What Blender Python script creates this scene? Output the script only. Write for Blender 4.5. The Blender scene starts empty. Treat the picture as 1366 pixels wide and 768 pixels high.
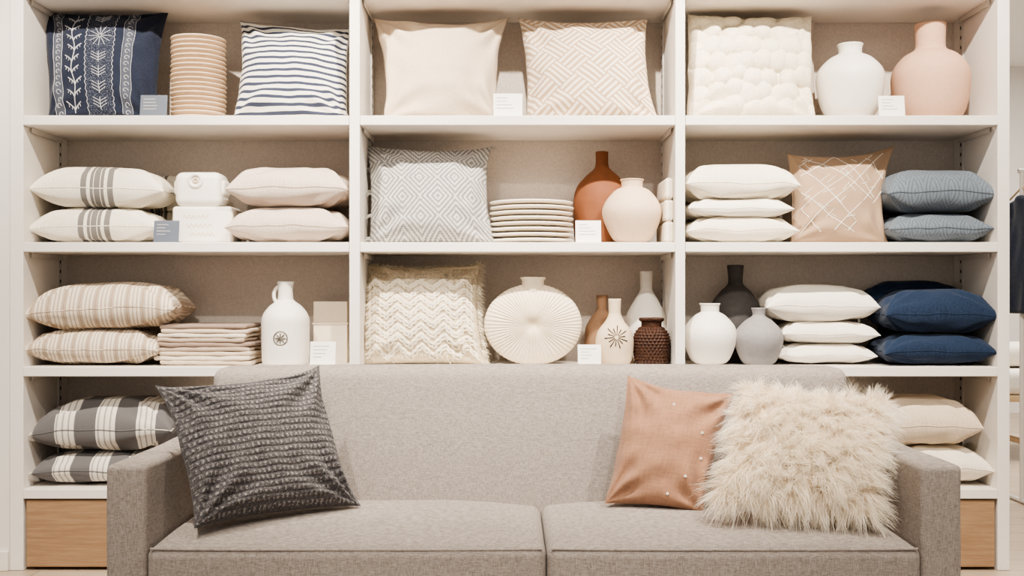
import bpy, math, random
import numpy as np
from mathutils import Vector, Matrix

F=1400.0; D0=4.0; H=1.045; HY=395.0; CX=683.0
def sc(y): return F/(D0+y)
def WX(px,y): return (px-CX)/sc(y)
def WZ(py,y): return H-(py-HY)/sc(y)
def W(px,py,y): return np.array([WX(px,y),y,WZ(py,y)])
ZS={1:H+(395-154)/350.,2:H+(395-323)/350.,3:H-(489-395)/350.,4:H-(652-395)/350.}
YB={1:154,2:323,3:489,4:652}

# ------------------------------------------------------------ colour / nodes
def lin(c):
    o=[]
    for x in c[:3]:
        x=x/255.
        o.append(x/12.92 if x<=.04045 else ((x+.055)/1.055)**2.4)
    return (o[0],o[1],o[2],1.0)

class E:
    def __init__(s,nt,sock): s.nt=nt; s.s=sock
    def _m(s,op,*a):
        n=s.nt.nodes.new('ShaderNodeMath'); n.operation=op
        for i,x in enumerate((s,)+a):
            if isinstance(x,E): s.nt.links.new(x.s,n.inputs[i])
            else: n.inputs[i].default_value=float(x)
        return E(s.nt,n.outputs[0])
    def __add__(s,o): return s._m('ADD',o)
    __radd__=__add__
    def __sub__(s,o): return s._m('SUBTRACT',o)
    def __mul__(s,o): return s._m('MULTIPLY',o)
    __rmul__=__mul__
    def fr(s): return s._m('FRACT')
    def fl(s): return s._m('FLOOR')
    def ab(s): return s._m('ABSOLUTE')
    def gt(s,o): return s._m('GREATER_THAN',o)
    def lt(s,o): return s._m('LESS_THAN',o)
    def mod2(s): return (s*0.5).fr()*2.0
    def mx(s,o): return s._m('MAXIMUM',o)
    def mn(s,o): return s._m('MINIMUM',o)
    def tri(s): return ((s.fr()-0.5).ab())*2.0
    def sm(s,a,b):
        n=s.nt.nodes.new('ShaderNodeMapRange'); n.interpolation_type='SMOOTHSTEP'
        s.nt.links.new(s.s,n.inputs[0]); n.inputs[1].default_value=a; n.inputs[2].default_value=b
        return E(s.nt,n.outputs[0])
    def inv(s): return (s*-1.0)+1.0

def mix(nt,fac,a,b):
    n=nt.nodes.new('ShaderNodeMix'); n.data_type='RGBA'
    for i,x in ((0,fac),(6,a),(7,b)):
        if isinstance(x,E): nt.links.new(x.s,n.inputs[i])
        elif hasattr(x,'is_output'): nt.links.new(x,n.inputs[i])
        else: n.inputs[i].default_value=x
    return n.outputs[2]

def noise(nt,vec,scale,detail=3,rough=.5,mscale=None):
    if mscale is not None:
        mp=nt.nodes.new('ShaderNodeMapping'); nt.links.new(vec,mp.inputs[0]); mp.inputs['Scale'].default_value=mscale; vec=mp.outputs[0]
    n=nt.nodes.new('ShaderNodeTexNoise'); n.inputs['Scale'].default_value=scale; n.inputs['Detail'].default_value=detail; n.inputs['Roughness'].default_value=rough
    nt.links.new(vec,n.inputs['Vector'])
    return E(nt,n.outputs[0])

def base(name):
    m=bpy.data.materials.new(name); m.use_nodes=True; nt=m.node_tree
    b=nt.nodes['Principled BSDF']; tc=nt.nodes.new('ShaderNodeTexCoord')
    return m,nt,b,tc
def bump(nt,b,h,strength,dist=.003):
    n=nt.nodes.new('ShaderNodeBump'); n.inputs['Strength'].default_value=strength; n.inputs['Distance'].default_value=dist
    nt.links.new(h.s,n.inputs['Height']); nt.links.new(n.outputs[0],b.inputs['Normal'])

def fabric(name,col,col2=None,pat=None,slub=60,var=.07,bmp=.5,patb=0.0,sheen=.1,rough=.92,coord='UV',ms=(1,1,1),dist=.003):
    m,nt,b,tc=base(name)
    mp=nt.nodes.new('ShaderNodeMapping'); mp.inputs['Scale'].default_value=ms; nt.links.new(tc.outputs[coord],mp.inputs[0]); vec=mp.outputs[0]
    n1=noise(nt,vec,slub,3,.6,(1,7,1)); n2=noise(nt,vec,slub,3,.6,(7,1,1))
    w=(n1+n2)*.5
    c1=lin(col)
    dark=tuple(x*(1-var*2.2) for x in c1[:3])+(1,); lite=tuple(min(1,x*(1+var*1.6)) for x in c1[:3])+(1,)
    f=w.sm(.36,.64)
    out=mix(nt,f,dark,lite)
    hh=w
    if pat:
        sx=nt.nodes.new('ShaderNodeSeparateXYZ'); nt.links.new(tc.outputs['UV'],sx.inputs[0])
        pm=pat(E(nt,sx.outputs[0]),E(nt,sx.outputs[1]),nt,tc)
        c2=lin(col2); d2=tuple(x*(1-var*1.5) for x in c2[:3])+(1,)
        o2=mix(nt,f,d2,c2)
        out=mix(nt,pm,out,o2)
        if patb: hh=(w*.25)+(pm*patb)
    nt.links.new(out,b.inputs['Base Color'])
    b.inputs['Roughness'].default_value=rough
    b.inputs['Sheen Weight'].default_value=sheen
    b.inputs['Specular IOR Level'].default_value=.15
    bump(nt,b,hh,bmp,dist)
    return m

def matte(name,col,rough=.6,spec=.3,nscale=30,var=.04,bmp=.1,ms=(1,1,1),dist=.002,metal=0,col2=None):
    m,nt,b,tc=base(name)
    n=noise(nt,tc.outputs['Object'],nscale,4,.6,ms)
    c1=lin(col)
    if col2: o=mix(nt,n.sm(.3,.7),c1,lin(col2))
    else: o=mix(nt,n.sm(.3,.7),tuple(x*(1-var) for x in c1[:3])+(1,),tuple(min(1,x*(1+var)) for x in c1[:3])+(1,))
    nt.links.new(o,b.inputs['Base Color'])
    b.inputs['Roughness'].default_value=rough; b.inputs['Specular IOR Level'].default_value=spec; b.inputs['Metallic'].default_value=metal
    if bmp: bump(nt,b,n,bmp,dist)
    return m

# ------------------------------------------------------------ mesh builder
class MB:
    def __init__(s): s.v=[]; s.uv=[]; s.f=[]; s.m=[]; s.mats=[]; s.n=0
    def mi(s,mat):
        if mat not in s.mats: s.mats.append(mat)
        return s.mats.index(mat)
    def add(s,v,f,mat,uv=None):
        v=np.asarray(v,float).reshape(-1,3)
        if uv is None: uv=v[:,[0,2]]
        s.v.append(v); s.uv.append(np.asarray(uv,float).reshape(-1,2))
        f=(np.asarray(f)+s.n).tolist()
        s.f+=f; s.m+=[s.mi(mat)]*len(f); s.n+=len(v)
    def obj(s,name,smooth=True,origin=None):
        v=np.concatenate(s.v); uv=np.concatenate(s.uv)
        if origin is None:
            mn=v.min(0); mxx=v.max(0); origin=np.array([(mn[0]+mxx[0])/2,(mn[1]+mxx[1])/2,mn[2]])
        v=v-origin
        me=bpy.data.meshes.new(name); me.from_pydata(v.tolist(),[],s.f)
        for m in s.mats: me.materials.append(m)
        me.polygons.foreach_set('material_index',s.m)
        me.polygons.foreach_set('use_smooth',[smooth]*len(s.f))
        l=np.zeros(len(me.loops),dtype=np.int32); me.loops.foreach_get('vertex_index',l)
        ul=me.uv_layers.new(name='UVMap'); ul.data.foreach_set('uv',uv[l].ravel())
        me.update()
        o=bpy.data.objects.new(name,me); o.location=origin
        bpy.context.scene.collection.objects.link(o)
        return o

def gridf(nu,nv,flip=False,off=0):
    i,j=np.meshgrid(np.arange(nu-1),np.arange(nv-1),indexing='ij')
    a=(i*nv+j).ravel(); b=a+nv; c=b+1; d=a+1
    q=np.stack([a,b,c,d],1) if not flip else np.stack([a,d,c,b],1)
    return q+off

def rbox(mb,c,s,r,mat,k=3,m=2,fn=None,rot=None,uvs=1.0):
    s=np.array(s,float); r=min(r,min(s)/2*.999)
    def ax(h):
        a=np.linspace(-h,-h+r,k,endpoint=False) if k>0 else np.array([])
        b=np.linspace(-h+r,h-r,m)
        return np.concatenate([a,b,-a[::-1]]) if k>0 else np.array([-h,h])
    for d in range(3):
        o=[x for x in range(3) if x!=d]
        A=ax(s[o[0]]/2); B=ax(s[o[1]]/2)
        for sg in (-1,1):
            P=np.zeros((len(A),len(B),3)); P[...,o[0]]=A[:,None]; P[...,o[1]]=B[None,:]; P[...,d]=sg*s[d]/2
            P=P.reshape(-1,3)
            uv=P[:,o]*uvs
            inner=s/2-r
            q=np.clip(P,-inner,inner); dd=P-q; L=np.linalg.norm(dd,axis=1,keepdims=True); P=q+dd/np.maximum(L,1e-9)*r
            if fn is not None: P=fn(P)
            if rot is not None: P=P@np.array(rot.to_3x3()).T
            P=P+np.array(c)
            flip=(sg<0)!=(d==1)
            mb.add(P,gridf(len(A),len(B),flip),mat,uv)
def box(mb,x0,x1,y0,y1,z0,z1,mat,r=.002,k=1):
    rbox(mb,((x0+x1)/2,(y0+y1)/2,(z0+z1)/2),(x1-x0,y1-y0,z1-z0),r,mat,k=k,m=2)

def tube(mb,pts,r,mat,n=6,taper=None,closed=False):
    pts=np.asarray(pts,float); N=len(pts)
    if N<2: return
    if closed: T=np.roll(pts,-1,0)-np.roll(pts,1,0)
    else: T=np.gradient(pts,axis=0)
    T/=np.maximum(np.linalg.norm(T,axis=1,keepdims=True),1e-9)
    ref=np.array([0.13,-.9,.37]); ref/=np.linalg.norm(ref)
    U=np.cross(T,ref); bad=np.linalg.norm(U,axis=1)<.1
    U[bad]=np.cross(T[bad],np.array([1,0,0.]))
    U/=np.linalg.norm(U,axis=1,keepdims=True); V=np.cross(T,U)
    a=np.linspace(0,2*math.pi,n+1)
    rr=np.full(N,r) if taper is None else r*np.interp(np.linspace(0,1,N),*taper)
    P=pts[:,None,:]+(U[:,None,:]*np.cos(a)[None,:,None]+V[:,None,:]*np.sin(a)[None,:,None])*rr[:,None,None]
    if closed: P=np.concatenate([P,P[:1]],0)
    uu,vv=np.meshgrid(np.linspace(0,1,P.shape[0]),a/6.283,indexing='ij')
    mb.add(P.reshape(-1,3),gridf(P.shape[0],n+1),mat,np.stack([uu,vv],-1))

def crom(pts,k=8):
    p=np.array(pts,float); p=np.vstack([2*p[0]-p[1],p,2*p[-1]-p[-2]]); o=[]
    for i in range(1,len(p)-2):
        for t in np.linspace(0,1,k,endpoint=False):
            a,b,c,d=p[i-1],p[i],p[i+1],p[i+2]
            o.append(.5*((2*b)+(-a+c)*t+(2*a-5*b+4*c-d)*t*t+(-a+3*b-3*c+d)*t**3))
    o.append(p[-2]); return np.array(o)

def lathe(mb,cx,cy,prof,mat,n=64,rf=None,squash=1.0):
    prof=np.array(prof,float); a=np.linspace(0,2*math.pi,n+1)
    R=np.maximum(prof[:,0],0)[:,None]*np.ones(n+1)[None,:]; Z=prof[:,1][:,None]*np.ones(n+1)[None,:]
    if rf is not None: R=rf(R,Z,a[None,:])
    P=np.stack([cx+R*np.sin(a),cy-R*np.cos(a)*squash,Z],-1)
    uu,vv=np.meshgrid(np.linspace(0,1,len(prof)),a/6.283,indexing='ij')
    mb.add(P.reshape(-1,3),gridf(len(prof),n+1,True),mat,np.stack([vv,uu],-1))

def vase(name,cxp,topp,y,prof,row,mat,rf=None,mb=None,lip=.005,done=True,k=8,n=64):
    mb=mb or MB(); s=sc(y); zs=ZS[row]; h=WZ(topp,y)-zs
    pr=crom(prof,k); pr=np.stack([pr[:,0]/s,zs+pr[:,1]*h],1)
    rt=pr[-1,0]; zt=pr[-1,1]
    full=np.vstack([[0,zs],[pr[0,0]*.93,zs],[pr[0,0]*.985,zs+.001],pr[1:],[rt-lip*.3,zt+lip*.35],[rt-lip*.7,zt+lip*.3],[rt-lip,zt-.002],[rt-lip*1.2,zt-.03],[rt-lip*1.4,zt-.05],[0,zt-.055]])
    lathe(mb,WX(cxp,y),y,full,mat,n=n,rf=rf)
    def surf(x,z,off=.001):
        r=np.interp(z,pr[:,1],pr[:,0]); x=np.clip(x,-r*.98,r*.98)
        return np.array([WX(cxp,y)+x,y-np.sqrt(max(r*r-x*x,0))-off,z])
    if done: mb.obj(name)
    return mb,surf,s,h

# ------------------------------------------------------------ cushions
def wav(seed,K=8,f0=1.5,f1=7):
    r=np.random.RandomState(seed); a=r.rand(K)*6.28; f=f0+(f1-f0)*r.rand(K); p=r.rand(K)*6.28
    def g(u,v):
        o=0
        for i in range(K):
            o=o+np.sin((u*math.cos(a[i])+v*math.sin(a[i]))*f[i]+p[i]+1.2*np.sin(u*1.7+v*1.3+p[i]))
        return o/K*1.6
    return g
def corner_folds(seed):
    r=np.random.RandomState(seed+500); ph=r.rand(4)*6.28; fr=7+r.rand(4)*6
    def g(U,V):
        o=0
        for i,(su,sv) in enumerate(((-1,-1),(1,-1),(1,1),(-1,1))):
            du=U-su; dv=V-sv; rr=np.sqrt(du**2+dv**2)+1e-6; an=np.arctan2(dv,du)
            o=o+np.sin(an*fr[i]+ph[i]+rr*2)*np.exp(-((rr-.45)/.38)**2)
        return o
    return g

def cushion(mb,fn,mat,n=44,pipe=.0018,pmat=None,uni=0.0):
    s=np.linspace(-1,1,n); a=np.sin(s*math.pi/2)*(1-uni)+s*uni
    U,V=np.meshgrid(a,a,indexing='ij')
    uv=np.stack([(U+1)/2,(V+1)/2],-1)
    for side in (1,-1):
        P=fn(U,V,side)
        mb.add(P.reshape(-1,3),gridf(n,n,side<0),mat,uv)
    if pipe:
        o=np.ones(n-1); b=a[:-1]
        u=np.concatenate([b,o,-b,-o]); v=np.concatenate([-o,b,o,-b])
        P=fn(u[None,:],v[None,:],1)[0]
        tube(mb,P,pipe,pmat or mat,n=6,closed=True)

def standfn(TL,TR,BR,BL,t,pinch=(.07,.07,.09,.02),seed=0,wr=.24,ex=.5,bias=.15):
    TL,TR,BR,BL=[np.array(p,float) for p in (TL,TR,BR,BL)]
    nrm=np.cross(TR-BL,TL-BR); nrm/=np.linalg.norm(nrm)
    if nrm[1]>0: nrm=-nrm
    g=wav(seed); g2=wav(seed+77,8,7,20); g3=wav(seed+5,6,2,5); cf=corner_folds(seed)
    pl,pr_,pt,pb=[p*1.3 for p in pinch]
    def fn(U,V,side,off=0.0):
        U=np.asarray(U,float); V=np.asarray(V,float)
        pu=np.where(U<0,pl,pr_)*np.abs(U)*(1-V**2)**.8 ; pv=np.where(V>0,pt,pb)*np.abs(V)*(1-U**2)**.8
        u=U*(1-pu)+.013*g(V*2,U*2)*U**2; v=V*(1-pv)+.013*g(U*2+3,V)*np.where(V>0,V**2,0)
        a=(u+1)/2; b=(v+1)/2
        P=((1-a)*b)[...,None]*TL+(a*b)[...,None]*TR+(a*(1-b))[...,None]*BR+((1-a)*(1-b))[...,None]*BL
        th=t/2*(np.clip((1-U**2)*(1-V**2),0,1))**ex
        th=th*(1+bias*(-V))
        e=np.clip((1-U**2)*(1-V**2),0,1)**.5
        edge=e*(1-e*.75)*2
        th=th*(1+wr*.4*g(U,V))+t*wr*.12*g2(U,V)*edge*1.6+t*.26*wr*cf(U,V)*np.clip(e*2.2,0,1)
        th=np.where(e<1e-6,0,th)
        wv=.008*g3(U,V)*(1-e)
        return P+(side*(th)+off+wv)[...,None]*nrm
    fn.n=nrm
    return fn

def stand(name,TL,TR,BR,BL,yb,yt,t,mat,row=None,mb=None,done=True,zoff=.004,n=56,pipe=.0018,pmat=None,yaw=0,**kw):
    mb=mb or MB()
    P=[W(*TL,yt-yaw),W(*TR,yt+yaw),W(*BR,yb+yaw),W(*BL,yb-yaw)]
    if row:
        for i in (2,3): P[i][2]=ZS[row]+zoff
    fn=standfn(*P,t,**kw)
    cushion(mb,fn,mat,n=n,pipe=pipe,pmat=pmat)
    if done: mb.obj(name)
    return mb,fn

def lying(mb,xl,xr,z0,th,mat,yc=.2,dep=.34,seed=0,droop=.22,yref=.06,ex=.46,a=3.0,pinch=.05,wr=.10,pipe=.002,pmat=None,n=50,skew=0):
    x0=WX(xl,yref); x1=WX(xr,yref)
    cx=(x0+x1)/2; w=x1-x0
    g=wav(seed); g2=wav(seed+9,8,6,16); cf=corner_folds(seed)
    zc=z0+th/2
    def fn(U,V,side,off=0):
        U=np.asarray(U,float); V=np.asarray(V,float)
        u=U*(1-pinch*(1-V**2)); v=V*(1-pinch*(1-U**2))
        f=(np.clip(1-np.abs(U)**a,0,1)*np.clip(1-np.abs(V)**a,0,1))**ex
        e=np.clip((1-U**2)*(1-V**2),0,1)**.5
        T=th/2*f*(1+wr*.35*(g(U,V)-.9))+th*.04*g2(U,V)*e*(1-e)*2*wr/.08+th*.05*cf(U,V)*np.clip(e*2,0,1)
        T=np.where(f<1e-6,0,np.maximum(T,0))
        z=zc+side*T-droop*th/2*((U**4+V**4)/2)+(1-e)*.006*g(V*2+1,U*2)
        z=np.maximum(z,z0+.002*(1-f))
        X=u*w/2; Y=v*dep/2
        return np.stack([cx+X,yc+Y,z+skew*X],-1)+0*off
    cushion(mb,fn,mat,n=n,pipe=pipe,pmat=pmat)
    return fn

def stack(name,row,items,seed=0,**kw):
    mb=MB(); s=sc(.08); zs=ZS[row]
    for i,it in enumerate(items):
        xl,xr,yt,yb,mat=it[:5]; k=dict(kw); 
        if len(it)>5: k.update(it[5])
        z0=zs+max(0,(YB[row]-yb))/s
        if YB[row]-yb<=0: z0=zs+.001
        th=zs+(YB[row]-yt)/s-z0
        lying(mb,xl,xr,z0,th,mat,seed=seed+i*3,**k)
    mb.obj(name)

def stitch(mb,fn,pts,r,mat,off=.0012,n=5,closed=False):
    pts=np.array(pts,float)
    P=fn(pts[:,0][None,:],pts[:,1][None,:],1,off)[0]
    tube(mb,P,r,mat,n=n,closed=closed)

def strands(mb,P,N,mat,L,w,rs,grav=.5,curl=.35,segs=4,clump=None,wave=0):
    M=len(P); rnd=rs
    N=N/np.linalg.norm(N,axis=1,keepdims=True)
    d=N+curl*rnd.randn(M,3)*.9
    d/=np.linalg.norm(d,axis=1,keepdims=True)
    side=np.cross(d,rnd.randn(M,3)); side/=np.linalg.norm(side,axis=1,keepdims=True)
    LL=L*(.6+.7*rnd.rand(M))
    b2=rnd.randn(M,3)*curl*.6
    ph=rnd.rand(M)*6.28
    pts=[]
    for k in range(segs+1):
        t=k/segs
        p=P+d*(LL*t)[:,None]+np.array([0,0,-1.])*(grav*LL*t*t)[:,None]+b2*(LL*t*t)[:,None]
        if wave: p=p+side*(np.sin(ph+t*9)*wave*t)[:,None]
        if clump is not None: p=p+(clump-P)*(t**1.3*.6)
        ww=w*(1-.85*t)*(.7+.6*rnd.rand(M))
        pts.append((p-side*ww[:,None]/2,p+side*ww[:,None]/2))
    V=np.stack([np.stack(x,1) for x in pts],1).reshape(M,-1,3)
    nv=(segs+1)*2
    fs=[[2*k,2*k+1,2*k+3,2*k+2] for k in range(segs)]
    fa=np.array(fs)[None]+(np.arange(M)*nv)[:,None,None]
    tt=np.repeat(np.linspace(0,1,segs+1),2)
    uv=np.stack([np.tile(tt,(M,1)),np.repeat(rnd.rand(M,1),nv,1)],-1)
    mb.add(V.reshape(-1,3),fa.reshape(-1,4),mat,uv)

def price_card(name,x0,x1,yt,row,y,mat,txt):
    mb=MB(); s=sc(y); zs=ZS[row]; X0=WX(x0,y); X1=WX(x1,y); h=WZ(yt,y)-zs
    rot=Matrix.Rotation(math.radians(-8),4,'X'); w=X1-X0; cx=(X0+X1)/2
    rbox(mb,(cx,y+.004+h*.06,zs+h/2+.001),(w,.003,h),.001,mat,k=1,rot=rot)
    rbox(mb,(cx,y+.02,zs+.0025),(w*.9,.045,.005),.001,mat,k=1)
    rs=random.Random(int(x0))
    for i in range(4):
        ww=w*(.3+.4*rs.random()); zz=h*(.32-.15*i)
        v=rot@Vector((-w*.38+ww/2,-.002,zz))
        rbox(mb,(cx+v.x,y+.004+h*.06+v.y,zs+h/2+v.z),(ww,.0006,h*.035),.0002,txt,k=0,rot=rot)
    mb.obj(name,smooth=False)

# ------------------------------------------------------------ materials
frontw=matte('painted_white_front',(230,223,215),rough=.5,var=.01,bmp=.02,nscale=60)
backm=matte('backing_linen',(206,195,184),rough=.85,var=.08,bmp=.2,nscale=130)
metalw=matte('white_metal',(205,198,190),rough=.4,var=.01,bmp=0)
dark=matte('dark_slot',(60,52,46),rough=.8,bmp=0)
wall=matte('wall_paint',(226,220,213),rough=.8,var=.01,bmp=.05,nscale=200)
ceilm=matte('ceiling_paint',(240,238,232),rough=.9,var=.01,bmp=.03)

def mk_wood(name,a,b,ms=(1.5,1.5,28),sc_=3):
    m,nt,bs,tc=base(name)
    n=noise(nt,tc.outputs['Object'],sc_,5,.65,ms); n2=noise(nt,tc.outputs['Object'],sc_*6,3,.6,ms)
    f=((n*.7)+(n2*.3)).sm(.35,.65)
    nt.links.new(mix(nt,f,lin(a),lin(b)),bs.inputs['Base Color']); bs.inputs['Roughness'].default_value=.55
    bump(nt,bs,n2,.1,.001); return m
wood=mk_wood('oak_veneer',(142,112,84),(162,132,102))
woodl=mk_wood('light_wood',(200,170,130),(218,190,152),ms=(1,12,12))
def mk_floor():
    m,nt,b,tc=base('floor_planks')
    br=nt.nodes.new('ShaderNodeTexBrick'); br.inputs['Scale'].default_value=1; br.inputs['Brick Width'].default_value=1.4; br.inputs['Row Height'].default_value=.16
    br.inputs['Mortar Size'].default_value=.003; br.inputs['Color1'].default_value=lin((190,172,152)); br.inputs['Color2'].default_value=lin((176,158,138)); br.inputs['Mortar'].default_value=lin((130,115,100))
    nt.links.new(tc.outputs['Object'],br.inputs['Vector'])
    n=noise(nt,tc.outputs['Object'],4,5,.6,(1,14,1))
    o=mix(nt,n.sm(.3,.7)*.35,br.outputs[0],lin((160,142,122)))
    nt.links.new(o,b.inputs['Base Color']); b.inputs['Roughness'].default_value=.35
    return m
floorm=mk_floor()

cer_w=matte('ceramic_white',(236,230,221),rough=.45,var=.015,bmp=.08,nscale=40)
cer_pink=matte('ceramic_terracotta_pink',(206,168,144),rough=.85,var=.03,bmp=.2,nscale=60)
cer_peach=matte('ceramic_peach',(220,194,168),rough=.8,var=.03,bmp=.15,nscale=60)
cer_brown=matte('ceramic_rust',(122,76,50),rough=.7,var=.08,bmp=.1,nscale=20)
cer_tan=matte('ceramic_tan',(158,124,98),rough=.75,var=.06,bmp=.2,nscale=40)
cer_sand=matte('ceramic_sand',(208,188,162),rough=.8,var=.03,bmp=.15)
cer_grey=matte('ceramic_grey',(144,140,140),rough=.75,var=.06,bmp=.2,nscale=70)
cer_dark=matte('ceramic_charcoal',(74,71,71),rough=.7,var=.08,bmp=.2,nscale=40)
cer_cream=matte('ceramic_cream',(226,211,188),rough=.85,var=.02,bmp=.3,nscale=90)
plate_tan=matte('plate_tan',(216,192,166),rough=.7,var=.04,bmp=.1)
plate_w=matte('plate_cream',(232,221,206),rough=.5,var=.02,bmp=.05)
wicker=matte('wicker_brown',(70,42,28),rough=.6,var=.25,bmp=.4,nscale=120,col2=(44,26,18))
ink=matte('ink_dark',(60,50,44),rough=.8,bmp=0)
pewter=matte('pewter',(130,122,112),rough=.4,bmp=.1,metal=.7)
cardw=matte('card_white',(244,241,236),rough=.6,bmp=0,var=0)
cardb=matte('card_slate',(100,106,118),rough=.5,bmp=0,var=.02)
txt=matte('card_print',(175,170,165),rough=.8,bmp=0)
boxm=matte('gift_box_cream',(224,210,190),rough=.8,var=.02,bmp=.05)

f_cream=fabric('fabric_cream',(236,226,208)); f_white=fabric('fabric_white',(238,231,219),var=.04)
f_beige=fabric('fabric_beige',(214,196,174),slub=45); f_sand=fabric('fabric_sand',(206,190,176),slub=45,var=.07)
f_pipe=fabric('fabric_piping_beige',(188,170,152))
def p_stripes(N,duty=.5):
    def f(u,v,nt,tc): return ((v*N).fr()-.5).ab().lt(duty/2)
    return f
f_navystripe=fabric('fabric_navy_stripe',(234,228,216),(62,67,84),p_stripes(15.5,.42),patb=-.1)
def p_tri(u,v,nt,tc):
    o=None
    for c,w in ((.40,.022),(.46,.012),(.50,.022),(.54,.012),(.60,.022)):
        x=(u-c).ab().lt(w); o=x if o is None else o.mx(x)
    return o
f_tri=fabric('fabric_white_grey_bands',(236,228,212),(130,125,120),p_tri)
def p_ticking(u,v,nt,tc):
    a=((u*38.).fr()-.5).ab().lt(.18); b=((u*9.5).fr()-.5).ab().lt(.07)
    return (a*.6).mx(b*.7)
f_tick=fabric('fabric_ticking_beige',(224,210,190),(146,120,98),p_ticking)
def p_char(u,v,nt,tc):
    big=((u*3.5+.15).fr()-.5).ab().lt(.26)
    thin=((u*24.).fr()-.5).ab().lt(.14)
    return (big*.95).mx(thin*.6)
f_char=fabric('fabric_charcoal_stripe',(222,215,204),(94,92,94),p_char,var=.06,slub=90,bmp=.3)
def p_weave(u,v,nt,tc):
    a=(u+v)*4.0; b=(u-v)*4.0+8.0
    par=(a.fl()+b.fl()).mod2().gt(.5)
    st=(a*par)+(b*(par.inv()))
    return ((st*4.).fr()-.5).ab().lt(.24)
f_geo=fabric('fabric_geo_beige',(186,160,134),(234,221,203),p_weave,patb=.9,bmp=.9)
def p_diam(u,v,nt,tc):
    d=(u*3.5).tri()+(v*2.5).tri()
    e=((d*3.6).fr()-.5).ab().lt(.25)
    fine=((v*64.).fr()-.5).ab().lt(.25)*((u*56.).fr()-.5).ab().gt(.12)
    n=noise(nt,tc.outputs['UV'],80,2,.6).gt(.40)
    return (e*.85*n).mx(fine*.45)
f_diam=fabric('fabric_grey_diamond',(122,121,122),(228,223,215),p_diam,patb=1.,bmp=1.,var=.18,dist=.005)
ROWS=22.; BEADS=34.
def p_braid(u,v,nt,tc):
    row=v*ROWS
    par=row.fl().mod2()
    z=(u*BEADS)+(par*.5)
    dash=(z.fr()-.5).ab().lt(.24)
    gap=(row.fr()-.5).ab().lt(.26)
    n2=noise(nt,tc.outputs['UV'],60,2,.6).sm(.40,.55)
    n3=noise(nt,tc.outputs['UV'],160,2,.6).sm(.42,.58)
    return (dash*gap*n2*(n3*.5+.5)*.8).mx(n3*n2*.22)
f_braid=fabric('fabric_charcoal_braid',(74,71,73),(174,169,165),p_braid,patb=.5,bmp=.8,var=.2,slub=50,dist=.003)
def p_quilt(u,v,nt,tc):
    a=((u*3.).tri()-(v*2.).tri()).ab(); b=((u*3.).tri()+(v*2.).tri()-1.).ab()
    c=a.mn(b)
    return ((c*5.).fr()-.5).ab().lt(.16)*.6
f_blue=fabric('fabric_blue_grey_quilt',(114,123,133),(84,93,104),p_quilt,patb=-.9,bmp=1.,var=.1,dist=.005)
f_navy=fabric('fabric_navy',(37,50,72),var=.16,slub=40)
def p_emb(u,v,nt,tc):
    band=((u-.517).ab().lt(.112))
    n=noise(nt,tc.outputs['UV'],95,1,.5).gt(.56)
    sc2=((u-.135).ab().lt(.035)).mx((u-.75).ab().lt(.035))*.45
    return (band*n*.6).mx(sc2)
f_navyd=fabric('fabric_navy_dark',(42,47,62),(120,124,134),p_emb,var=.14,slub=40)
f_velvet=fabric('fabric_tan_velvet',(148,112,90),var=.06,slub=8,sheen=.2,bmp=.2)
f_brown=fabric('fabric_brown_print',(172,146,122),var=.06)
thread=fabric('thread_white',(234,226,214),var=.05)
thread2=fabric('thread_bluewhite',(190,190,192),var=.05)
yarn=fabric('yarn_cream',(234,223,202),var=.06,slub=20,bmp=.4)
yarnb=fabric('yarn_cream_ground',(214,198,172),var=.08,slub=30,bmp=.6)
furb=fabric('fur_backing',(226,208,182),var=.1)
yarng=fabric('yarn_grey',(196,191,184),var=.1)
def mk_fur():
    m,nt,b,tc=base('fur_cream')
    out=[n for n in nt.nodes if n.type=='OUTPUT_MATERIAL'][0]
    n=noise(nt,tc.outputs['UV'],9,2,.5); sx=nt.nodes.new('ShaderNodeSeparateXYZ'); nt.links.new(tc.outputs['UV'],sx.inputs[0])
    f=((n*.5)+(E(nt,sx.outputs[0])*.5)).sm(.15,.6)
    c=mix(nt,f,lin((243,227,203)),lin((254,247,234)))
    d=nt.nodes.new('ShaderNodeBsdfDiffuse'); t=nt.nodes.new('ShaderNodeBsdfTranslucent'); mx=nt.nodes.new('ShaderNodeMixShader'); mx.inputs[0].default_value=.45
    nt.links.new(c,d.inputs[0]); nt.links.new(c,t.inputs[0]); nt.links.new(d.outputs[0],mx.inputs[1]); nt.links.new(t.outputs[0],mx.inputs[2]); nt.links.new(mx.outputs[0],out.inputs[0])
    return m
furm=mk_fur()
def mk_sofa():
    m,nt,b,tc=base('sofa_weave_greige')
    v=tc.outputs['Object']
    a=noise(nt,v,60,3,.65,(1,1,8)); c=noise(nt,v,60,3,.65,(8,8,1))
    w=(a+c)*.5
    o=mix(nt,w.sm(.36,.64),lin((126,117,111)),lin((166,157,150)))
    nt.links.new(o,b.inputs['Base Color']); b.inputs['Roughness'].default_value=.95; b.inputs['Sheen Weight'].default_value=.08; b.inputs['Specular IOR Level'].default_value=.12
    bump(nt,b,w,.6,.003); return m
sofam=mk_sofa()

# ------------------------------------------------------------ room shell
def simple(name,x0,x1,y0,y1,z0,z1,mat):
    mb=MB(); box(mb,x0,x1,y0,y1,z0,z1,mat,r=.001,k=0); return mb.obj(name,smooth=False)
simple('floor',-4,6,-6,6,-.1,0,floorm)
simple('ceiling',-4,6,-6,6,3.1,3.2,ceilm)
SL=WX(13,0); SR=WX(1347,0)
simple('wall_left',-4,SL-.002,.004,.5,0,3.1,wall)
simple('wall_back',SL,SR,.432,.5,0,3.1,wall)
simple('wall_far',SR-.5,6,5.4,5.5,0,3.1,wall)
mb=MB(); box(mb,-4,SL-.004,-.012,.004,0,.075,frontw,r=.003); mb.obj('baseboard_left',smooth=False)

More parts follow.
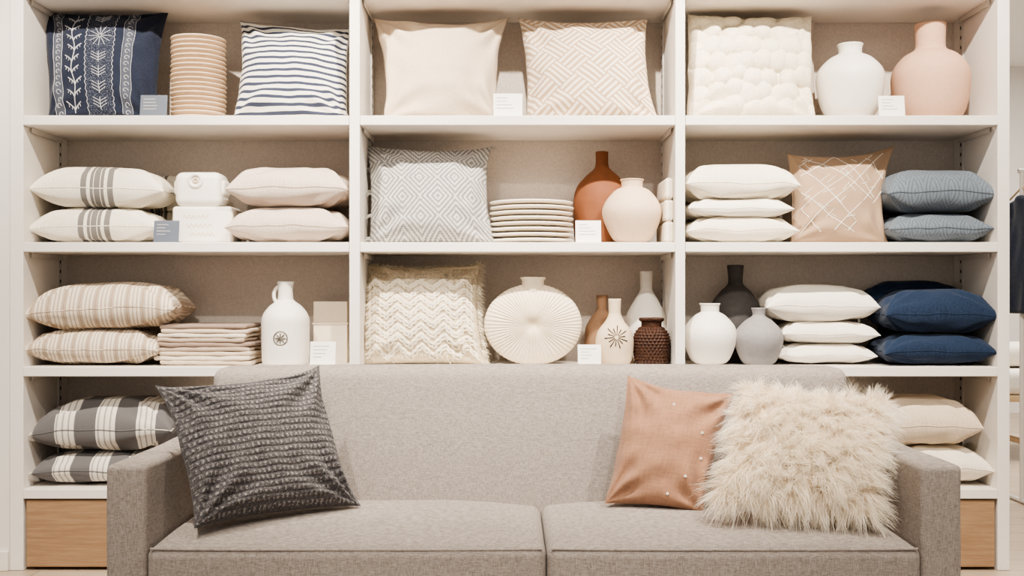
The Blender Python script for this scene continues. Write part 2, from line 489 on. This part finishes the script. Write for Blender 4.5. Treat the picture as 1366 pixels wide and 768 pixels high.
# shelving
mb=MB(); T=.037
zt=2.19
divs=[(SL,WX(31,0)),(WX(466,0),WX(480,0)),(WX(901,0),WX(914,0)),(WX(1331,0),SR)]
for a,b in divs: box(mb,a,b,0,.40,0,2.75,frontw,r=.002)
box(mb,SL,SR,.40,.43,0,2.75,backm,r=.001)
bays=[(divs[i][1],divs[i+1][0]) for i in range(3)]
for (a,b) in bays:
    for z in [ZS[1],ZS[2],ZS[3],ZS[4]]:
        box(mb,a+.001,b-.001,-.004,.398,z-T,z,frontw,r=.003)
    box(mb,a+.001,b-.001,.002,.398,zt,zt+T,frontw,r=.003)
    box(mb,a+.001,b-.001,.002,.398,2.70,2.74,frontw,r=.003)
    for x0,sg in ((a,1),(b,-1)):
        xa=x0; xb=x0+sg*.006
        box(mb,min(xa,xb),max(xa,xb),.30,.33,.05,2.7,metalw,r=.001,k=0)
        z=.1
        while z<2.65:
            xc=x0+sg*.0065
            box(mb,xc-.0008,xc+.0008,.311,.319,z,z+.014,dark,r=.0005,k=0); z+=.04
        for zz in [ZS[1],ZS[2],ZS[3],ZS[4],zt+T]:
            xa=x0+sg*.008; xb=x0+sg*.012
            box(mb,min(xa,xb),max(xa,xb),.05,.33,zz-T-.022,zz-T-.001,metalw,r=.001,k=0)
mb.obj('shelving_unit',smooth=False)

def drawer(x0,x1):
    mb=MB(); z1=ZS[4]-T-.004
    box(mb,x0,x1,.025,.39,.03,z1,wood,r=.003)
    box(mb,x0+.003,x1-.003,.004,.024,.012,z1-.003,wood,r=.003)
    box(mb,x0+.02,x1-.02,.06,.38,0,.03,dark,r=.001)
    mb.obj('oak_drawer_box',smooth=False)
for i,(a,b) in enumerate(bays): 
    m_=(a+b)/2
    drawer(a+.006,m_-.003); drawer(m_+.003,b-.006)

# ------------------------------------------------------------ ROW 1
mb,fn=stand('x',(57,15),(224,15),(212,152),(64,150),.14,.24,.16,f_navyd,row=1,done=False,seed=3,pinch=(.06,.07,.07,.01))
def scroll(uc):
    for k in range(17):
        vv=-.93+k*.117
        a=np.linspace(0,5.2,10); 
        stitch(mb,fn,np.stack([uc+.045*np.cos(a)*(1-a/9),vv+.05*np.sin(a)*(1-a/9)],1),.0014,thread2)
    for du in (-.085,.085): 
        v=np.linspace(-.95,.95,40); stitch(mb,fn,np.stack([uc+du+0*v,v],1),.0011,thread2)
scroll(-.73); scroll(.50)
def vine(uc,s=1):
    v=np.linspace(-.93,.93,50); stitch(mb,fn,np.stack([uc+.03*np.sin(v*9),v],1),.0018,thread2)
    for k in range(9):
        vv=-.88+k*.2
        for sg in (-1,1):
            t=np.linspace(0,1,8); u0=uc+.03*math.sin(vv*9)
            stitch(mb,fn,np.stack([u0+sg*.13*t,vv+.13*t**.6*s],1),.0022,thread2)
            for q in (.4,.75):
                t=np.linspace(0,.05,3); stitch(mb,fn,np.stack([u0+sg*(.13*q+t*.2),vv+.13*q**.6-t],1),.0014,thread2)
vine(-.42); 
vv=.42
for a in np.arange(0,6.28,math.pi/6):
    t=np.linspace(.02,.19,5); stitch(mb,fn,np.stack([.03+np.cos(a)*t,vv+np.sin(a)*t*1.15],1),.0013,thread2)
for vv in (-.88,-.62,-.36,-.10,.72):
    t=np.linspace(0,.20,4); stitch(mb,fn,np.stack([.03+0*t,vv+t],1),.0013,thread2)
    for q in (.03,.08,.13):
        for sg in (-1,1):
            t=np.linspace(0,.12,4); stitch(mb,fn,np.stack([.03+sg*t,vv+q+t*.55],1),.0013,thread2)
for du in (-.2,.27):
    v=np.linspace(-.95,.95,60)
    stitch(mb,fn,np.stack([du+.012*np.sin(v*60),v],1),.0012,thread2)
mb.obj('navy_embroidered_cushion')

def plates(name,xc,rpx,topp,row,y,N,mat,jit=.001,rim=.5):
    mb=MB(); s=sc(y); zs=ZS[row]; h=WZ(topp,y)-zs; p=h/N; rs=random.Random(N)
    for i in range(N):
        R=rpx/s*(1+rs.uniform(-.012,.012)); z=zs+i*p; cx=WX(xc,y)+rs.uniform(-jit,jit); cy=y+rs.uniform(-jit,jit)
        e=p*.86
        prof=[(0,z+.0001),(R*rim,z+.0001),(R*(rim+.1),z+e*.15),(R*.95,z+e*.45),(R*.99,z+e*.6),(R,z+e*.78),(R*.99,z+e*.95),(R*.96,z+e),(R*.9,z+e*.95),(R*.6,z+e*.75),(0,z+e*.75)]
        if i<N-1: prof[-1]=(0,z+p*.99); prof[-2]=(R*.6,z+p*.99); 
        lathe(mb,cx,cy,prof,mat,n=56)
    mb.obj(name)
plates('stacked_clay_plates',265,36,52,1,.16,18,plate_tan,rim=.8,jit=.0015)
price_card('price_card',186,222,126,1,.035,cardb,txt)
stand('navy_striped_cushion',(320,28),(466,38),(464,153),(311,152),.13,.24,.17,f_navystripe,row=1,seed=8,pinch=(.07,.03,.07,.01))
stand('beige_cushion',(498,26),(679,25),(668,153),(512,152),.13,.24,.18,f_beige,row=1,seed=12,pinch=(.08,.10,.09,.01),pmat=f_pipe,wr=.32)
stand('beige_back_cushion',(697,62),(800,50),(800,152),(702,150),.33,.35,.05,f_beige,row=1,seed=13)
stand('geometric_weave_cushion',(692,23),(864,26),(878,154),(703,154),.12,.22,.17,f_geo,row=1,seed=17,pinch=(.05,.08,.09,.01))
price_card('price_card',658,697,124,1,.03,cardw,txt)
def bubble():
    P=[W(918,20,.23),W(1083,22,.23),W(1088,155,.13),W(916,155,.13)]
    for i in (2,3): P[i][2]=ZS[1]+.004
    fn0=standfn(*P,.12,pinch=(.02,.05,.05,.01),seed=21)
    rs=np.random.RandomState(4); NX,NY=8,7
    jx=rs.uniform(-.3,.3,(NX+2,NY+2)); jy=rs.uniform(-.24,.24,(NX+2,NY+2))
    cs=[];sz=[]
    for j in range(NY):
        for i in range(NX+1):
            cs.append(((i+.5*(j%2)+jx[i,j])/NX*2-1,(j+.5+jy[i,j])/NY*2-1)); sz.append(rs.uniform(.8,1.25))
    cs=np.array(cs); sz=np.array(sz)
    def fn(U,V,side,off=0):
        d=np.min((((U[...,None]-cs[:,0])*NX/2)**2+((V[...,None]-cs[:,1])*NY/2)**2)/sz,axis=-1)
        e=np.clip((1-U**2)*(1-V**2),0,1)**.2
        b=(np.sqrt(np.clip(1-d*2.1,0,1))*.040-.006)*e
        return fn0(U,V,side)+(side*b)[...,None]*fn0.n
    mb=MB(); cushion(mb,fn,yarn,n=200,pipe=.002,uni=.6); mb.obj('cream_bubble_cushion')
bubble()
stand('cream_back_cushion',(1000,35),(1086,20),(1092,153),(1000,153),.34,.36,.05,f_sand,row=1,seed=22)
vase('white_ceramic_vase',1134,60,.16,[(24,0),(37,.18),(44,.48),(42,.66),(29,.81),(16,.88),(15,.94),(17,1)],1,cer_w)
vase('terracotta_pink_vase',1241,33,.19,[(34,0),(45,.15),(50,.38),(48,.54),(36,.67),(22,.735),(19,.79),(19.5,.93),(20,1)],1,cer_pink)
price_card('price_card',1173,1208,127,1,.03,cardw,txt)

# ------------------------------------------------------------ ROW 2
stack('banded_cushion_stack',2,[(37,212,273,323,f_tri),(39,218,218,276,f_tri,dict(skew=-.02)),(130,234,273,323,f_tri,dict(yc=.345,dep=.09)),(130,234,222,276,f_tri,dict(yc=.345,dep=.09))],seed=30,dep=.24,yc=.175)
mb=MB()
y=.12; s=sc(y); zs=ZS[2]
rbox(mb,(WX(272,y),y+.05,zs+.073),(80/s,.15,.145),.014,cer_w,k=4)
zz=zs+.146
rbox(mb,(WX(265,y),y+.05,zz+.068),(62/s,.14,.135),.03,cer_w,k=5)
rbox(mb,(WX(265,y),y+.05,zz+.075),(69/s,.10,.07),.02,cer_w,k=4)
cx=WX(263,y); fy=y+.05-.07
def ring(mb,cx,cy,cz,R,r,mat,n=28):
    a=np.linspace(0,2*math.pi,n,endpoint=False)
    tube(mb,np.stack([cx+R*np.cos(a),cy+0*a,cz+R*np.sin(a)],1),r,mat,n=8,closed=True)
ring(mb,cx,fy,zz+.100,.024,.008,cer_w)
ring(mb,cx,fy-.002,zz+.100,.008,.004,cer_sand)
for k in range(3):
    t=np.linspace(0,1,30); x=WX(247+k*4,y)+t*.1
    tube(mb,np.stack([x,0*t+y+.05-.0755,zs+.105-k*.035+.007*np.sin(t*34+k)],1),.0014,cer_sand,n=5)
mb.obj('white_ceramic_canister_stack')
price_card('price_card',204,238,294,2,.005,cardb,txt)
stack('sand_cushion_stack',2,[(302,466,272,323,f_sand),(303,466,218,275,f_sand)],seed=40,dep=.34,pmat=f_pipe,pipe=.0025)
mb,fn=stand('x',(488,195),(655,197),(661,323),(492,323),.12,.23,.18,f_diam,row=2,done=False,seed=44,pinch=(.05,.08,.08,.01))
rs=np.random.RandomState(3)
for (u,v) in [(-1,.99),(1,.99),(-1,.05),(-1,-.9),(1,-.95),(-1,.5),(-1,-.45)]:
    p=fn(np.array([[u]]),np.array([[v]]),1)[0,0]
    P=p+rs.randn(40,3)*.003
    strands(mb,P,np.tile([[u*1.2,-.2,.1+v*.3]],(40,1)),yarng,.028,.003,rs,grav=.5,curl=.25)
mb.obj('grey_diamond_tassel_cushion')
plates('stacked_cream_plates',709,56,269,2,.18,8,plate_w,rim=.5,jit=.002)
vase('rust_bottle_vase',803,203,.30,[(34,0),(37,.1),(38,.45),(34,.62),(22,.74),(11,.82),(8.5,.88),(8.5,1)],2,cer_brown)
vase('peach_round_vase',843,240,.12,[(15,0),(27,.1),(39,.42),(37,.62),(24,.82),(13,.89),(12,.94),(16,1)],2,cer_peach)
price_card('price_card',768,802,294,2,.02,cardw,txt)
mb=MB(); z=ZS[2]
for i in range(3):
    g=wav(700+i)
    def ft(P,g=g):
        Q=P.copy(); Q[:,2]+=.003*g(P[:,1]*20,P[:,0]*20); return Q
    rbox(mb,((WX(886,.05)+WX(899,.05))/2,.16,z+.042),(WX(899,.05)-WX(886,.05)-.002*i,.24,.083),.014,f_cream,k=4,m=8,fn=ft); z+=.084
mb.obj('cream_cushion_ends')  # rounded boxes stand in for cushion ends poking past the divider
stack('white_cushion_stack',2,[(915,1064,284,323,f_cream),(917,1057,262,289,f_white,dict(a=4)),(914,1066,213,267,f_cream)],seed=50,dep=.33)
mb,fn=stand('x',(1050,205),(1193,195),(1184,324),(1054,324),.12,.22,.15,f_brown,row=2,done=False,seed=54,pinch=(.06,.12,.12,.01))
rs=random.Random(5)
for k in range(9):
    o=-1.5+k*.38
    for sg in (1,-1):
        if rs.random()<.2: continue
        t=np.linspace(-1,1,30); sl=rs.uniform(.7,1.25)
        uu=t; vv=sg*(t*sl)+o*sg*.9+.05*np.sin(t*5+k)
        m_=(np.abs(vv)<.92)&(np.abs(uu)<.92)&~((uu>.25)&(vv<-.2))
        if m_.sum()>4: stitch(mb,fn,np.stack([uu[m_],vv[m_]],1),.0017,thread)
for k in range(34):
    u0,v0=rs.uniform(-.85,.6),rs.uniform(-.85,.8)
    if u0>.2 and v0<-.1: continue
    a=rs.choice([.8,2.3,.2])+rs.uniform(-.2,.2); L_=rs.uniform(.1,.25); t=np.linspace(0,L_,4)
    stitch(mb,fn,np.clip(np.stack([u0+t*math.cos(a),v0+t*math.sin(a)],1),-.92,.92),.0015,thread)
mb.obj('brown_line_print_cushion')
stack('blue_grey_quilted_cushion_stack',2,[(1183,1322,281,323,f_blue),(1181,1328,221,283,f_blue)],seed=60,dep=.34)

# ------------------------------------------------------------ ROW 3
stack('ticking_stripe_cushion_stack',3,[(36,215,439,489,f_tick),(37,236,377,443,f_tick,dict(skew=.03))],seed=70,dep=.3,yc=.17)
cols=[(208,190,170),(156,136,122),(222,209,191),(184,165,148)]
fl=[fabric('linen_%d'%i,c,slub=40) for i,c in enumerate(cols)]
mb=MB(); y=.19; z=ZS[3]; rs=random.Random(2); n_=9
hh=(489-435)/sc(.08)
for i in range(n_):
    th=hh/n_; wpx=(130 if i<5 else 122)-rs.random()*7
    g=wav(i+90)
    def dfm(P,g=g,th=th):
        Q=P.copy(); Q[:,2]+=.006*g(P[:,0]*9,P[:,1]*5)*(np.abs(P[:,0])*6)**1.2*.6; Q[:,1]+=.006*g(P[:,0]*14+3,P[:,2]*3)
        return Q
    cxm=WX(284+rs.uniform(-3,3)-(2 if i>4 else 0),y)
    rbox(mb,(cxm,y,z+th*.5+.002),(wpx/sc(.06),.26,th*.98),th*.48,fl[(i*2+i//3)%4 if i<8 else 1],k=3,m=26,fn=dfm,uvs=3)
    z+=th
mb.obj('folded_linen_stack')
mb,sf,s,h=vase('x',381,376,.12,[(29,0),(31,.08),(31.5,.4),(30.5,.58),(22,.70),(12,.77),(10,.81),(9.5,.92),(11,1)],3,cer_w,done=False)
cx=WX(381,.12)
a=np.linspace(0,math.pi,16)
zt_=ZS[3]+h*.84
tube(mb,np.stack([cx-.022-.024*np.sin(a),0*a+.12,zt_+.034*np.cos(a)],1),.007,cer_w,n=10)
zc=ZS[3]+h*.33
ring(mb,cx-.0,.12-31/s-.001,zc,.026,.0022,pewter)
for k in range(8):
    a_=k*math.pi/4
    tube(mb,[sf(math.cos(a_)*r_,zc+math.sin(a_)*r_,.003) for r_ in (.003,.012,.020)],.0022,pewter,n=5)
mb.obj('white_ceramic_jug')
mb=MB(); y=.22
box(mb,WX(418,y),WX(463,y),y,y+.1,ZS[3],WZ(402,y),boxm,r=.002)
box(mb,WX(416,y)+.001,WX(464,y),y-.003,y+.1,WZ(432,y)-.002,WZ(430,y),boxm,r=.001)
mb.obj('cream_gift_box',smooth=False)
price_card('price_card',413,447,456,3,.03,cardw,txt)

# tufted cream cushion
mb,fn=stand('x',(484,352),(640,352),(646,488),(484,488),.13,.24,.18,yarnb,row=3,done=False,seed=81,pinch=(.01,.07,.07,.01))
for k in range(8):
    v0=.50-k*.19; u=np.linspace(-.93,.93,120)
    zig=np.abs(((u*2.6)%1)-.5)*.40
    for dv,r_ in ((0,.007),(-.065,.0045)):
        stitch(mb,fn,np.stack([u,np.clip(v0+zig-.08+dv+.016*np.sin(u*80),-.97,.97)],1),r_,yarn,off=.004,n=6)
rs=np.random.RandomState(7)
M=7000; u=rs.uniform(-.97,.97,M); v=rs.uniform(-.97,.97,M)
keep=(v>.45)|(rs.rand(M)<.08); u=u[keep]; v=v[keep]
q=np.clip(np.round(v*9)/9*.8+v*.2,-.98,.98)
P=fn(u[None],q[None],1)[0]; strands(mb,P,np.tile(fn.n,(len(P),1)),yarn,.017,.0045,rs,grav=.8,curl=.5,segs=3)
M=900; s_=rs.uniform(-1,1,M); 
P=fn(np.ones((1,M)),s_[None],1)[0]; strands(mb,P,np.tile([[1,-.3,0.1]],(M,1)),yarn,.026,.004,rs,grav=.5,curl=.35)
P=fn(s_[None],np.ones((1,M)),1)[0]; strands(mb,P,np.tile([[.1,-.5,.8]],(M,1)),yarn,.018,.004,rs,grav=.5,curl=.4)
mb.obj('cream_tufted_cushion')

# pleated disc vase
mb=MB(); y=.15; s=sc(y); R=65/s; Rz=(487-379)/2/s; cx=WX(711,y); cz=ZS[3]+Rz*.98; 
nr=40; na=520
rho=np.sin(np.linspace(0,1,nr)*math.pi/2); th=np.linspace(0,2*math.pi,na+1)
RR,TT=np.meshgrid(rho,th,indexing='ij')
ph=.8*np.sin(TT*3)+.5*np.sin(TT*5+1)+.25*np.sin(TT*11+RR*3)
rid=np.abs(np.sin(TT*32+ph))**.8
for sg in (-1,1):
    Y=.066*np.sqrt(np.clip(1-RR**2,0,1))*(1-.35*np.exp(-(RR/.16)**2))
    amp=.0055*np.clip(RR*3.2,0,1)*np.sqrt(np.clip(1-RR**4,0,1))
    Y=Y+amp*(rid-.5)*(1+.2*np.sin(TT*7))
    rr2=1+.008*(rid-.5)*RR**4
    X=cx+R*RR*rr2*np.cos(TT); Z=cz+Rz*RR*rr2*np.sin(TT)
    Z=np.maximum(Z,ZS[3]+.0005)
    mb.add(np.stack([X,y+sg*Y,Z],-1).reshape(-1,3),gridf(nr,na+1,sg>0),cer_cream,np.stack([TT/6.28,RR],-1))
zt_=cz+Rz
lathe(mb,cx,y,[(14/s,zt_-.03),(15/s,zt_-.01),(14.5/s,zt_+.012),(17/s,zt_+.022),(17/s,zt_+.026),(15/s,zt_+.027),(13/s,zt_+.01),(12/s,zt_-.02),(0,zt_-.02)],cer_cream)
mb.obj('pleated_disc_vase')
price_card('price_card',771,802,460,3,.01,cardw,txt)
vase('tan_bottle_vase',803,394,.30,[(20,0),(23,.2),(22,.5),(14,.68),(7,.78),(6.5,.85),(8,1)],3,cer_tan)
mb,sf,s,h=vase('x',820,399,.12,[(19,0),(23,.1),(25.5,.35),(22,.52),(13,.66),(8.5,.76),(8,.85),(8.5,1)],3,cer_sand,done=False)
zc=ZS[3]+h*.43
for k in range(14):
    a_=k*2*math.pi/14+.1; L_=.045 if k%2 else .034
    tube(mb,[sf(math.cos(a_)*r_,zc+math.sin(a_)*r_,.001) for r_ in np.linspace(.008,L_,6)],.0022,ink,n=5,taper=([0,1],[.6,1.1]))
mb.obj('starburst_bottle_vase')
vase('white_bottle_vase',862,362,.28,[(24,0),(27,.12),(29,.36),(26,.52),(16,.68),(9,.78),(8,.84),(8.5,1)],3,cer_w)
def rf(R,Z,a):
    ph=(Z*260); return R*(1+.035*np.sin(ph*2))+.0025*np.sin(a*28+np.floor(ph/math.pi)*math.pi)*(R>.01)
vase('woven_wicker_vase',869,424,.12,[(19,0),(22,.1),(24,.4),(23,.62),(17,.78),(11,.84),(11,.9),(16,.95),(15,1)],3,wicker,rf=rf,k=14,n=140)
vase('white_round_vase',947,405,.12,[(16,0),(26,.1),(35,.4),(33,.62),(21,.8),(12,.87),(11,.93),(14,1)],3,cer_w)
vase('charcoal_bottle_vase',981,354,.30,[(28,0),(33,.15),(36,.42),(33,.58),(21,.72),(11,.8),(9.5,.86),(11,1)],3,cer_dark)
vase('grey_round_vase',1012,411,.10,[(17,0),(24,.1),(32,.4),(30,.6),(18,.78),(9,.86),(8.5,.93),(10,1)],3,cer_grey)
stack('ivory_cushion_stack',3,[(1036,1168,459,489,f_white),(1042,1172,429,462,f_white),(1021,1172,380,433,f_white)],seed=95,dep=.28,yc=.23,yref=.11)
fr=dict(dep=.25,yc=.135); bk=dict(dep=.13,yc=.32,yref=.2)
stack('navy_cushion_stack',3,[(1174,1324,445,489,f_navy,fr),(1176,1325,386,447,f_navy,fr),(1178,1300,432,489,f_navy,bk),(1160,1300,374,434,f_navy,bk)],seed=100)

# ------------------------------------------------------------ ROW 4
stack('charcoal_striped_cushion_stack',4,[(43,215,607,652,f_char),(43,232,536,609,f_char,dict(skew=.02))],seed=110,dep=.34)
stack('ecru_cushion_stack',4,[(1190,1322,599,652,f_cream),(1165,1308,534,602,f_beige)],seed=120,dep=.34)

# ------------------------------------------------------------ SOFA
mb=MB(); SX=.063; HW=1.226; AT=.118; yf=-1.0; yk=-.17
az=.562
for sg in (-1,1):
    g=wav(200+sg,6,1,4)
    def f(P,g=g):
        Q=P.copy(); Q[:,0]+=.003*g(P[:,1]*4,P[:,2]*4); Q[:,2]+=.003*g(P[:,1]*4+2,P[:,0]*4)*(P[:,2]>0); return Q
    rbox(mb,(SX+sg*(HW-AT/2),(yf+yk)/2,(az+.10)/2),(AT,yk-yf,az-.10),.018,sofam,k=4,m=14,fn=f)
rbox(mb,(SX,(yf+yk)/2+.01,.155),(2*(HW-AT),yk-yf-.05,.11),.015,sofam,k=3,m=4)
BWid=2*(HW-AT)-.002
def fb(P):
    Q=P.copy(); t=(P[:,2]+.30)/.6
    Q[:,1]+= .085*t
    fr_=(P[:,1]<0)
    Q[:,1]-= .018*fr_*(1-(2*P[:,0]/BWid)**4)*np.clip(1-(P[:,2]/.3)**2,0,1)
    Q[:,2]+= .006*(P[:,2]>.2)*(1-(2*P[:,0]/BWid)**2)
    return Q
rbox(mb,(SX,-.345,.495),(BWid,.19,.60),.04,sofam,k=5,m=30,fn=fb)
sx0=SX-(HW-AT)+.002; sx1=SX+(HW-AT)-.002; xm=WX(729,-1.0)
for a,b,sd in ((sx0,xm-.001,1),(xm+.001,sx1,2)):
    w=b-a; g=wav(210+sd,6,1,4)
    def fs(P,w=w,g=g):
        Q=P.copy(); up=(P[:,2]>0)
        cr=np.clip(1-(2*P[:,0]/w)**4,0,1)*np.clip(1-(P[:,1]/.32)**4,0,1)
        Q[:,2]+=.038*up*cr+.003*g(P[:,0]*3,P[:,1]*5)*up
        Q[:,1]-=.012*(P[:,1]<0)*np.clip(1-(2*P[:,0]/w)**4,0,1)
        return Q
    rbox(mb,((a+b)/2,-.70,.2675),(w,.63,.125),.03,sofam,k=5,m=30,fn=fs)
    u=np.linspace(-1,1,40)
    x=(a+b)/2+u*(w/2-.012); 
    pts=np.stack([x,-.70-.315+.006-.012*(1-u**4),.2675+.0625-.005+0*u],1)
    tube(mb,pts,.004,sofam,n=6)
for sg in (-1,1):
    for yy in (yf+.06,yk-.06):
        tube(mb,[(SX+sg*(HW-.07),yy,.105),(SX+sg*(HW-.06),yy,0.0)],.02,wood,n=12)
mb.obj('greige_sofa')

def sofafn(C,t,**kw):
    return standfn(*[W(px,py,d-4.0) for px,py,d in C],t,**kw)
f0=sofafn([(208,513,3.20),(426,488,3.50),(480,674,3.34),(258,705,3.03)],.19,seed=301,pinch=(.08,.08,.11,.06),wr=.26)
gb=wav(888,8,10,40)
def fk(U,V,side,off=0):
    P=f0(U,V,side,off)
    u=(U+1)/2; v=(V+1)/2; row=v*ROWS; par=np.floor(row)%2
    rd=np.abs(np.sin(np.pi*row))**.6; bd=.55+.45*np.abs(np.sin(np.pi*(u*BEADS+par*.5)))
    e=np.clip((1-U**2)*(1-V**2)*12,0,1)
    h=.0058*rd*bd*(1+.25*gb(U,V))*e
    return P+(side*h)[...,None]*f0.n
mb=MB(); cushion(mb,fk,f_braid,n=300,uni=.8); mb.obj('charcoal_braided_cushion')
mb=MB(); fn=sofafn([(838,502,3.52),(978,527,3.50),(938,684,3.32),(808,671,3.38)],.14,seed=305,pinch=(.05,.06,.06,.04),wr=.28)
cushion(mb,fn,f_velvet,n=64)
for (u,v) in ((-.05,.62),(.48,-.55),(.2,-.85),(.62,.2),(.72,-.2)):
    p=fn(np.array([[u]]),np.array([[v]]),1,.002)[0,0]
    ring(mb,p[0],p[1],p[2],.0028,.0022,thread,n=10)
mb.obj('tan_velvet_cushion')
mb=MB(); fn=sofafn([(990,515,3.36),(1184,534,3.34),(1160,690,3.09),(952,672,3.13)],.16,seed=309,pinch=(.05,.05,.06,.04))
cushion(mb,fn,furb,n=64)
rs=np.random.RandomState(11)
NC=1300; cu=rs.uniform(-1,1,NC); cv=rs.uniform(-1,1,NC)
K=28; M=NC*K
u=np.clip(np.repeat(cu,K)+rs.randn(M)*.035,-1,1); v=np.clip(np.repeat(cv,K)+rs.randn(M)*.035,-1,1)
P=fn(u[None],v[None],1)[0]
cdir=np.repeat(rs.randn(NC,3)*.8,K,axis=0)
Pu=fn(np.clip(u+.01,-1,1)[None],v[None],1)[0]-fn(np.clip(u-.01,-1,1)[None],v[None],1)[0]
Pv=fn(u[None],np.clip(v+.01,-1,1)[None],1)[0]-fn(u[None],np.clip(v-.01,-1,1)[None],1)[0]
N=np.cross(Pu,Pv); N/=np.maximum(np.linalg.norm(N,axis=1,keepdims=True),1e-9); N[N[:,1]>0]*=-1
out=(u**8)[:,None]*np.sign(u)[:,None]*np.array([[1,0,0]])+(v**8)[:,None]*np.sign(v)[:,None]*np.array([[0,0,1]])
cl=np.repeat(fn(cu[None],cv[None],1)[0],K,axis=0)+(N*.5+cdir*.6+out)*.03
strands(mb,P,N*.6+cdir+out*1.2+np.array([[0,0,-.25]]),furm,.044,.0022,rs,grav=.55,curl=.16,segs=6,clump=cl,wave=.0022)
mb.obj('faux_fur_cushion')

# ------------------------------------------------------------ background right
mb=MB()
x0=WX(1352,1.6); 
tube(mb,[(x0-.12,1.3,WZ(237,1.6)),(x0+1.6,1.3,WZ(237,1.6))],.012,metalw,n=10)
for xx in (x0-.10,x0+1.58):
    tube(mb,[(xx,1.3,WZ(237,1.6)),(xx,1.3,0.012)],.012,metalw,n=10)
    tube(mb,[(xx,1.05,.012),(xx,1.55,.012)],.012,metalw,n=8)
f_n2=fabric('garment_navy',(36,44,62),var=.15,coord='Object')
f_n3=fabric('garment_denim',(70,84,106),var=.15,coord='Object')
zr=WZ(237,1.6)
for i in range(13):
    gx=x0-.10+i*.09; z1=zr-.12
    m_=(f_n2,f_n3,f_n2,f_white)[i%4 if i>3 else i%2]
    tube(mb,[(gx,1.3,zr+.01),(gx,1.315,zr-.03),(gx,1.3,zr-.06),(gx,1.3,zr-.09)],.003,metalw,n=6)
    tube(mb,[(gx,1.08,z1-.05),(gx,1.3,zr-.08),(gx,1.52,z1-.05)],.006,woodl,n=6)
    g=wav(400+i)
    def ff(P,g=g):
        Q=P.copy(); Q[:,2]-=.25*np.abs(P[:,1])*(P[:,2]>.2); Q[:,0]+=.014*g(P[:,1]*12,P[:,2]*3); return Q
    rbox(mb,(gx,1.3,z1-.30),(.05,.42,.60),.02,m_,k=3,m=24,fn=ff)
    for sg in (-1,1):
        tube(mb,[(gx,1.3+sg*.2,z1-.06),(gx+.005,1.3+sg*.25,z1-.25),(gx,1.3+sg*.25,z1-.5)],.035,m_,n=10)
mb.obj('clothes_rack')
mb=MB()
y0=2.6
bx0=WX(1338,y0)-.1; 
rbox(mb,(bx0+1.0,y0+.4,.50),(2.0,.8,.16),.05,f_white,k=4,m=12)
rbox(mb,(bx0+.9,y0+.45,.66),(1.8,.6,.14),.06,f_cream,k=4,m=12)
box(mb,bx0,bx0+2,y0,y0+.8,.38,.42,woodl)
for xx in (bx0+.28,bx0+1.9):
    for yy in (y0+.05,y0+.75):
        box(mb,xx-.02,xx+.02,yy-.02,yy+.02,0,.38,woodl)
    box(mb,xx-.02,xx+.02,y0+.07,y0+.73,.10,.13,woodl)
mb.obj('upholstered_bench')

# ------------------------------------------------------------ track lights
mb=MB(); box(mb,-2.2,2.3,-1.37,-1.33,3.06,3.099,dark); box(mb,-2.2,2.3,-2.72,-2.68,3.06,3.099,dark)
heads=[((-1.24,-1.35),(-1.24,.2,1.2),190,84),((.03,-1.35),(.03,.2,1.15),190,84),((1.28,-1.35),(1.28,.2,1.2),190,84),
       ((-.75,-2.7),(-.55,-.5,.4),110,60),((.85,-2.7),(.65,-.5,.4),110,60)]
def spot(p,t,e,ang,blend,size,col):
    l=bpy.data.lights.new('spot','SPOT'); l.energy=e; l.spot_size=math.radians(ang); l.spot_blend=blend; l.shadow_soft_size=size; l.color=col
    o=bpy.data.objects.new('spotlight',l); o.location=p
    o.rotation_euler=(Vector(t)-Vector(p)).to_track_quat('-Z','Y').to_euler(); bpy.context.scene.collection.objects.link(o)
warm=(1,.915,.80)
for (x,yy),t,e,ang in heads:
    p=Vector((x,yy,2.93)); d=(Vector(t)-p).normalized()
    tube(mb,[(x,yy,3.06),(x,yy,2.95)],.012,dark,n=10)
    tube(mb,[tuple(p-d*.07),tuple(p+d*.05)],.045,dark,n=20)
    tube(mb,[tuple(p-d*.072),tuple(p-d*.07)],.045,dark,n=20,taper=([0,1],[0,1]))
    spot(tuple(p+d*.06),t,e,ang,.6,.03,warm)
mb.obj('ceiling_track_light',smooth=False)
def area(name,loc,t,e,sx,sy,col):
    l=bpy.data.lights.new(name,'AREA'); l.shape='RECTANGLE'; l.size=sx; l.size_y=sy; l.energy=e; l.color=col
    o=bpy.data.objects.new(name,l); o.location=loc; o.rotation_euler=(Vector(t)-Vector(loc)).to_track_quat('-Z','Y').to_euler(); bpy.context.scene.collection.objects.link(o)
area('added_fill_light',(0,-3.2,3.05),(0,-1.2,0),25,4,1.2,(1,.95,.89))  # unseen area lamp added as broad soft fill, no panel fitting
area('aisle_ceiling_light',(3.6,2.6,3.05),(3.6,2.6,0),110,2.5,2.5,(1,.97,.92))

w=bpy.data.worlds.new('World'); bpy.context.scene.world=w; w.use_nodes=True
w.node_tree.nodes['Background'].inputs[0].default_value=(1,.96,.91,1); w.node_tree.nodes['Background'].inputs[1].default_value=.38

cam=bpy.data.cameras.new('cam'); co=bpy.data.objects.new('camera',cam); bpy.context.scene.collection.objects.link(co)
co.location=(0,-D0,H); co.rotation_euler=(math.radians(90),0,0)
cam.sensor_width=36; cam.lens=36*F/1366; cam.shift_y=(HY-384)/1366; cam.clip_start=.05
bpy.context.scene.camera=co
vs=bpy.context.scene.view_settings; vs.view_transform='AgX'
try: vs.look='AgX - Medium High Contrast'
except Exception: pass
vs.exposure=.75
